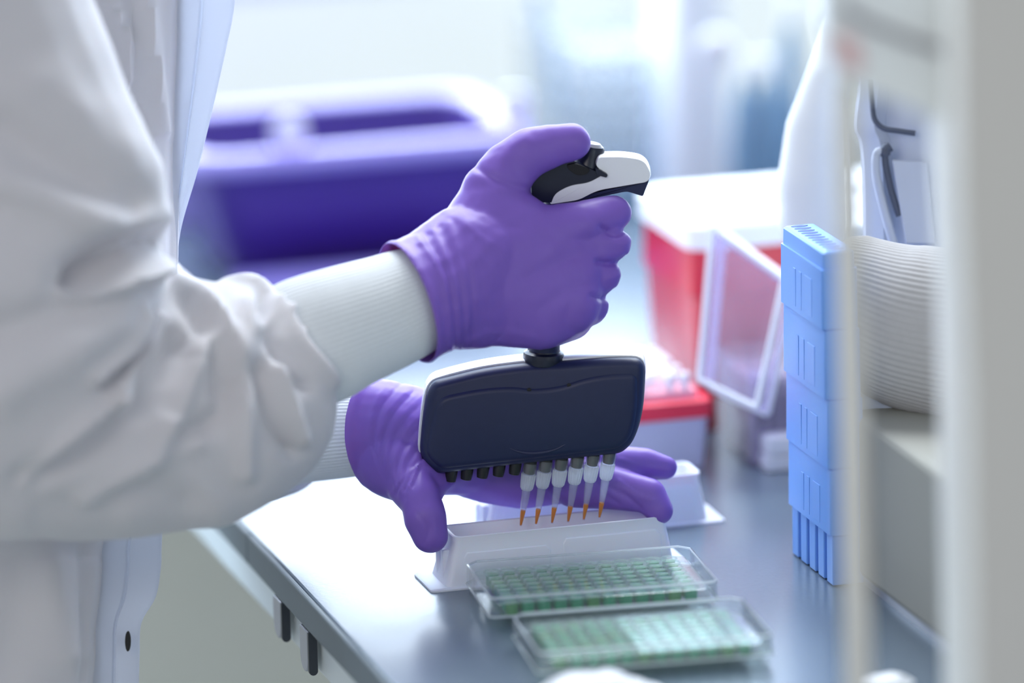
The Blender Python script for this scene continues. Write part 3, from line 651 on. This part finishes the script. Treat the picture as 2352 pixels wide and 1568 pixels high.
wr += [([(960, 1180), (985, 1215), (975, 1245)], 6, -0.4), ([(985, 1165), (1000, 1210), (990, 1250)], 7, 0.35), ([(1020, 1140), (1130, 1090), (1250, 1080)], 14, -0.8),
       ([(1425, 1055), (1480, 1072), (1545, 1080)], 4, 0.4), ([(1400, 1118), (1440, 1140), (1470, 1165)], 5, -1.0), ([(1420, 1105), (1460, 1135), (1500, 1150)], 5, 0.6), ([(1380, 1130), (1420, 1155)], 5, -0.8)]
folds(gl, wr, 0.5); bumpy(gl, 0.0002, 260, 5)
lc = Q(864, 985, 0.045); la = camvec(0.84, -0.02, -0.55)
cut(gl, lc, la); rim_bead(gl, lc, la, 0.004, 0.0009, 0.0008)
o = obj('glove', gl, 'glove', per); o['label'] = 'purple nitrile glove on the hand gripping the reservoir'
sol = o.modifiers.new('s', 'SOLIDIFY'); sol.thickness = 0.0005; sol.offset = 0

def arm_tube(pts, squash=0.85, ribs=0, amp=0.0, n=96):
    """pts: (px, py, depth mm, radius px)"""
    C_ = [Q(p[0], p[1], p[2] / 1000) for p in pts]; Rr = [pxm(p[3]) for p in pts]
    CC = spline([np.append(c, r) for c, r in zip(C_, Rr)], 10); rings = []
    for i, c in enumerate(CC):
        tv = nrm(CC[min(i + 1, len(CC) - 1)][:3] - CC[max(i - 1, 0)][:3]); u = nrm(up - (up @ tv) * tv); v = np.cross(tv, u); ring = []
        for k in range(n):
            a = 2 * pi * k / n; g = 1 + (amp * (0.5 + 0.5 * cos(a * ribs)) if ribs else 0)
            ring.append(c[:3] + (u * cos(a) + v * sin(a) * squash) * c[3] * g)
        rings.append(ring)
    return loft(bmesh.new(), rings)
o = obj('knit_cuff', arm_tube([(640, 830, -66, 120), (680, 800, -66, 146), (740, 775, -62, 148), (800, 750, -56, 140), (880, 720, -46, 131), (950, 692, -38, 122), (1000, 675, -34, 105)], 0.8, 75, 0.012, 450), 'knit', per)
o['label'] = 'white ribbed knit cuff at the pipetting wrist'
o = obj('knit_cuff', arm_tube([(560, 1010, 110, 120), (680, 1000, 86, 112), (780, 995, 62, 104), (850, 990, 48, 98), (900, 992, 42, 88)], 0.88, 70, 0.02, 420), 'knit', per)
o['label'] = 'pale blue grey knit cuff at the lower wrist'

# sleeve
hulls = [
    [(604, 800, -62, 148), (532, 890, -72, 236), (634, 890, -64, 128), (612, 960, -64, 112), (560, 1005, -66, 136)],
    [(532, 890, -72, 236), (540, 930, -80, 236), (440, 932, -90, 290)],
    [(440, 932, -90, 290), (250, 940, -110, 305)], [(512, 694, -72, 50), (580, 690, -68, 52), (560, 740, -80, 60)], [(626, 712, -62, 56), (668, 712, -60, 48), (640, 760, -66, 60)], [(430, 690, -76, 44), (470, 700, -76, 42)], [(250, 940, -110, 305), (0, 925, -150, 322)],
    [(0, 925, -150, 322), (-120, 880, -165, 330), (-60, 700, -160, 350)],
    [(30, 600, -140, 352), (42, 500, -140, 348), (-40, 350, -140, 370)], [(-40, 350, -140, 370), (-240, -60, -150, 380), (-300, -300, -150, 380)],
    [(-60, 700, -160, 350), (30, 600, -140, 352), (0, 800, -150, 330)],
]
sl = organic(hulls, 0.0032, 8)
fl = [([(375, 552), (270, 575), (190, 620), (165, 640)], 36, -24), ([(150, 630), (160, 672), (230, 672), (330, 622), (395, 606)], 20, 12), ([(390, 535), (300, 530), (150, 480), (0, 420)], 55, 10), ([(390, 380), (260, 330), (100, 200)], 60, 4), ([(300, 470), (150, 400), (0, 300)], 45, -7),
      ([(400, 655), (480, 690), (535, 780), (545, 860)], 18, 7), ([(430, 690), (480, 780), (500, 900)], 22, -7),
      ([(330, 720), (290, 800), (215, 870)], 18, 7), ([(370, 740), (320, 830), (265, 900), (285, 935)], 16, 7), ([(350, 720), (300, 820), (240, 880)], 12, -6), ([(410, 780), (330, 920), (180, 1050), (60, 1110)], 34, -11),
      ([(480, 780), (420, 900), (370, 1020)], 24, 8), ([(440, 820), (390, 940)], 18, -5), ([(545, 860), (500, 960), (380, 1030)], 26, -9), ([(575, 700), (560, 900), (560, 1080)], 22, 7), ([(520, 640), (590, 655), (625, 700), (600, 760)], 16, 5),
      ([(600, 690), (630, 780), (700, 880)], 18, -9), ([(640, 700), (700, 800), (765, 880)], 14, 6), ([(590, 850), (620, 960), (670, 1030)], 20, -8), ([(640, 850), (670, 950), (690, 1010)], 16, 7), ([(660, 720), (690, 710), (700, 760)], 10, 4),
      ([(60, 1120), (160, 1010), (300, 900)], 20, 8), ([(200, 1150), (330, 1060), (450, 1010)], 24, 8), ([(100, 1180), (300, 1130), (420, 1140)], 40, -6), ([(0, 900), (120, 830), (250, 740)], 60, 9), ([(0, 760), (130, 720), (230, 690)], 45, -8), ([(500, 1160), (420, 1120), (300, 1180)], 40, 4)]
folds(sl, fl, 0.35); bumpy(sl, 0.0010, 60, 8)
ct = obj('lab_coat', sl, 'coat', per); 
# coat body
rows = [(-500, 585, 440), (-250, 562, 420), (0, 540, 404), (100, 522, 402), (200, 500, 398), (300, 477, 394), (400, 452, 391), (530, 415, 389), (650, 405, 386), (800, 400, 370), (1000, 385, 300), (1240, 372, 236), (1300, 370, 232), (1370, 358, 226), (1430, 325, 218), (1500, 321, 216), (1568, 319, 214), (1800, 314, 210), (2400, 300, 200), (3000, 300, 190)]
rows = spline(rows, 5); rings = []
for (y, xr, xs_) in rows:
    seamx = xr + (xs_ - xr) * 0.55
    pts = [(xs_ + 16, -4), (xs_ + 12, -8), (xs_ + 8, -10), (xs_, -14), (xs_ - 10, -26), (xs_ - 40, -40), (xs_ - 110, -54), (xs_ - 200, -66), (xs_ - 320, -70), (xs_ - 520, -60), (xs_ - 760, -20), (xs_ - 820, 60), (xs_ - 700, 160), (xs_ - 300, 200), (xs_ - 80, 150), (xs_ - 30, 60), (xs_ + 6, 14), (xs_ + 14, 2)]
    rings.append([Q(p[0], y, p[1] / 1000) for p in pts])
bm = loft(bmesh.new(), rings)
me = bpy.data.meshes.new('b'); bmesh.ops.recalc_face_normals(bm, faces=bm.faces); bm.to_mesh(me); bm.free()
o_ = bpy.data.objects.new('tmp', me); COL.objects.link(o_); sb = o_.modifiers.new('s', 'SUBSURF'); sb.subdivision_type = 'SIMPLE'; sb.levels = 2
me2 = bpy.data.meshes.new_from_object(o_.evaluated_get(bpy.context.evaluated_depsgraph_get())); bpy.data.objects.remove(o_)
folds(me2, [([(330, -50), (350, 120), (372, 300)], 16, 5), ([(300, 0), (310, 200), (330, 340)], 12, -4), ([(280, -50), (290, 200)], 12, 4), ([(240, 0), (300, 100), (300, 180)], 14, 4), ([(430, 0), (420, 300), (400, 600)], 14, 2.0), ([(290, 1250), (300, 1400), (270, 1568)], 14, 3), ([(120, 1300), (150, 1500)], 40, 5), ([(190, 1250), (195, 1568)], 14, -4), ([(40, 1300), (10, 1568)], 40, -5)], 0.3)
bd = obj('coat_body', me2, 'coat', ct)
rings = []
for (y, xr, xs_) in rows:
    wv = 3 * sin(y / 90.0)
    pr = [(xr, 0), (xr - 3, -1.2), (xr - 10, -2), (xr + (xs_ - xr) * 0.3, -4 + wv * 0.3), (xr + (xs_ - xr) * 0.52, -6), (xr + (xs_ - xr) * 0.56, -4.2), (xr + (xs_ - xr) * 0.60, -6.4), (xs_ + 20, -9), (xs_ - 4, -14)]
    rings.append([Q(p[0], y, p[1] / 1000) for p in pr] + [Q(p[0], y, p[1] / 1000 + 0.0007) for p in pr[::-1]])
o = obj('placket', loft(bmesh.new(), rings), 'coat_thin', ct); o['label'] = 'bright backlit front edge of the coat'
bh = Q(294, 1472, -0.0110)
o = obj('buttonhole', loft(bmesh.new(), [[bh + rt * a * 0.0016 + up * b * 0.0058 - fw * w for a, b in [(cos(2 * pi * k / 16), sin(2 * pi * k / 16)) for k in range(16)]] for w in (-0.002, 0.0022)]), 'black_hole', ct)
o['label'] = 'small dark buttonhole'
# the sleeve of the far arm
o = obj('far_sleeve', arm_tube([(300, 760, 190, 200), (480, 900, 150, 190), (600, 985, 115, 170), (680, 1000, 92, 132)], 0.85), 'coat', ct)

# ------------------------------------------------------------------ second person behind the instrument frame
p2 = thing('person', 'person in lab coat behind the grey frame, ribbed cuff showing', 'person', tuple(Q(2120, 1200, 0.10)))
bm = arm_tube([(1900, 700, 20, 190), (1960, 705, 14, 188)], 0.8, 0, 0, 96)
me = bpy.data.meshes.new('c'); bmesh.ops.recalc_face_normals(bm, faces=bm.faces); bm.to_mesh(me); bm.free()
bm = arm_tube([(1938, 688, 4, 140), (1946, 690, 3, 154), (1970, 700, 0, 160), (2060, 740, -6, 184), (2160, 765, -12, 194), (2260, 780, -16, 204), (2420, 790, -24, 210)], 0.8, 80, 0.012, 480)
mat('knit_grey', (188, 186, 186), 0.9, sheen=0.3, noise=(300, 0.9))
obj('knit_cuff', bm, 'knit_grey', p2)
sh = organic([[(1945, 900, 4, 74), (2030, 925, 0, 50), (2075, 945, -2, 28)], [(2075, 945, -2, 28), (2105, 955, -4, 14)]], 0.002, 5)
o = obj('glove', sh, 'coat_blue', p2); o['label'] = 'pale blue cloth below the ribbed cuff'
bk2 = organic([[(2440, 790, -20, 205), (2900, 740, 60, 300)], [(2900, 740, 60, 300), (3700, 300, 180, 430)], [(2360, 260, 190, 180), (3700, 300, 180, 430)],
    [(3700, 300, 180, 430), (3900, 1500, 260, 400)], [(3900, 1500, 260, 400), (3980, 3900, 300, 340)]], 0.006, 6)
obj('coat_body', bk2, 'coat_blue', p2)
# coat front with lapel, pocket and cord
rows = [(-100, 1985, 2300), (100, 1975, 2300), (200, 1968, 2300), (290, 1958, 2300), (330, 1972, 2300), (420, 1978, 2300), (560, 1980, 2300), (800, 1980, 2300)]
rings = []
for y, xl_, xr_ in spline(rows, 4):
    rings.append([Q(xl_, y, 0.09), Q(xl_ + 8, y, 0.080), Q(xl_ + 50, y, 0.072), Q(xl_ + 75, y, 0.078), Q(xl_ + 110, y, 0.068), Q(xl_ + 200, y, 0.062), Q(xr_, y, 0.07), Q(xr_ + 150, y, 0.16), Q(xr_, y, 0.26), Q(xl_ + 100, y, 0.22), Q(xl_ + 10, y, 0.12)])
cb = obj('lab_coat', loft(bmesh.new(), rings), 'coat_blue', p2)
cord = spline([Q(2000, 180, 0.068), Q(2003, 230, 0.068), Q(2008, 272, 0.066), Q(2028, 294, 0.064), Q(2060, 300, 0.062), Q(2102, 306, 0.060)], 5)
obj('cord', tubeline(bmesh.new(), cord, 0.0016), 'cord', cb)
cord = spline([Q(2045, 335, 0.062), Q(2034, 345, 0.062), Q(2034, 375, 0.062), Q(2045, 430, 0.062), Q(2060, 480, 0.062), Q(2066, 496, 0.062)], 5)
obj('cord', tubeline(bmesh.new(), cord, [0.0020 + 0.0012 * (i < 8) for i in range(len(cord))]), 'cord', cb)
pk = dense(rounded([(2048, 366), (2130, 372), (2150, 560), (2080, 560)], 6), 12)
obj('pocket', loft(bmesh.new(), [[Q(p[0], p[1], 0.0640) for p in pk], [Q(p[0], p[1], 0.0600) for p in pk], [Q(p[0], p[1], 0.0590) for p in inset(pk, 3)]]), 'coat_blue', cb)
obj('lapel', tubeline(bmesh.new(), spline([Q(2030, 350, 0.063), Q(2014, 352, 0.062), Q(2012, 400, 0.062), Q(2030, 480, 0.062), Q(2052, 560, 0.062)], 5), 0.0026), 'coat_blue', cb)

# ------------------------------------------------------------------ beige instrument on the bench and frame in the foreground
t = thing('benchtop_instrument', 'low beige instrument case standing on the bench below the ribbed cuff', 'instrument', (0.34, -0.26, ZB))
MB_ = Matrix.Identity(4)
obj('case', B(0.2215, 0.50, -0.62, -0.048, ZB + 0.004, ZB + 0.098), 'beige_box', t, sm=False, bevel=0.004)
obj('base_plate', B(0.2235, 0.495, -0.615, -0.052, ZB, ZB + 0.0045), 'handle_grey', t, sm=False)
t = thing('equipment_frame', 'large out of focus pale grey equipment frame in the right foreground', 'equipment frame', tuple(Q(2270, 1900, -0.62)))
def pslab(poly, d, th, matn, name, par, r=14, ins=6):
    pl = dense(rounded(poly, r), 24)
    P0 = [Q(p[0], p[1], d) for p in pl]; P1 = [Q(p[0], p[1], d) for p in inset(pl, ins)]
    nb = fh * th
    return obj(name, loft(bmesh.new(), [P1, [p + fh * 0.003 for p in P0], [p + nb - fh * 0.003 for p in P0], [p + nb for p in P1]]), matn, par)
pslab([(1914, 60), (1968, 60), (1990, 900), (2012, 2040), (1956, 2040), (1930, 800)], -0.50, 0.03, 'machine', 'post', t)
pslab([(2196, -120), (2700, -120), (2700, 2190), (2244, 2190), (2222, 900), (2200, 400)], -0.62, 0.20, 'machine', 'side_panel', t, 30)
pslab([(1888, -120), (2500, -120), (2500, 560), (2260, 480), (2200, 330), (2120, 262), (2000, 215), (1930, 190), (1890, 120)], -0.52, 0.09, 'machine_head', 'header', t, 30)
pslab([(1915, 70), (1970, 92), (1985, 150), (1950, 165), (1920, 120)], -0.5215, 0.002, 'pink_mark', 'pink_marking', t, 10, 1)
obj('seam', tubeline(bmesh.new(), spline([Q(1930, 10, -0.523), Q(2010, 60, -0.523), Q(2200, 122, -0.523), Q(2400, 120, -0.523)], 6), 0.0022), 'grey_cap', t)
# rounded cream housing behind the post
hs = organic([[(1868, 300, 150, 66), (1862, 420, 150, 78), (1864, 520, 150, 76)], [(1900, 180, 150, 52), (1868, 300, 150, 66)], [(1900, 180, 150, 52), (1930, 60, 160, 40)], [(1885, 260, 150, 60), (1885, 520, 150, 66)]], 0.0025, 8, 0.7)
o = obj('centrifuge_housing', hs, 'machine_white'); tag(o, 'rounded cream white machine housing left of the narrow grey post', 'machine')
# stand for the housing so that it rests on the bench
p = Q(1905, 560, 0.17)
obj('stand', B(p[0], p[0] + 0.05, p[1], p[1] + 0.04, ZB, p[2] + 0.01), 'machine_white', o, sm=False, bevel=0.004)

# ------------------------------------------------------------------ foreground bits along the bottom edge
def wad(px, py, d, rx, ry, label, name, cat, seed):
    hs = organic([[(px - rx * 0.6, py, d, ry), (px, py - ry * 0.05, d, ry * 1.05), (px + rx * 0.6, py + 4, d, ry * 0.9)]], 0.0016, 2, 1.0)
    bumpy(hs, 0.0012, 330, seed); o = obj(name, hs, 'white_plastic'); return tag(o, label, cat)
wad(1390, 1640, -230, 130, 92, 'white crumpled wipe at the bottom edge before the plates', 'paper_wipe', 'wipe', 2)
wad(2050, 1620, -180, 44, 72, 'white cap at the bottom edge below the beige instrument', 'bottle_cap', 'cap', 4)
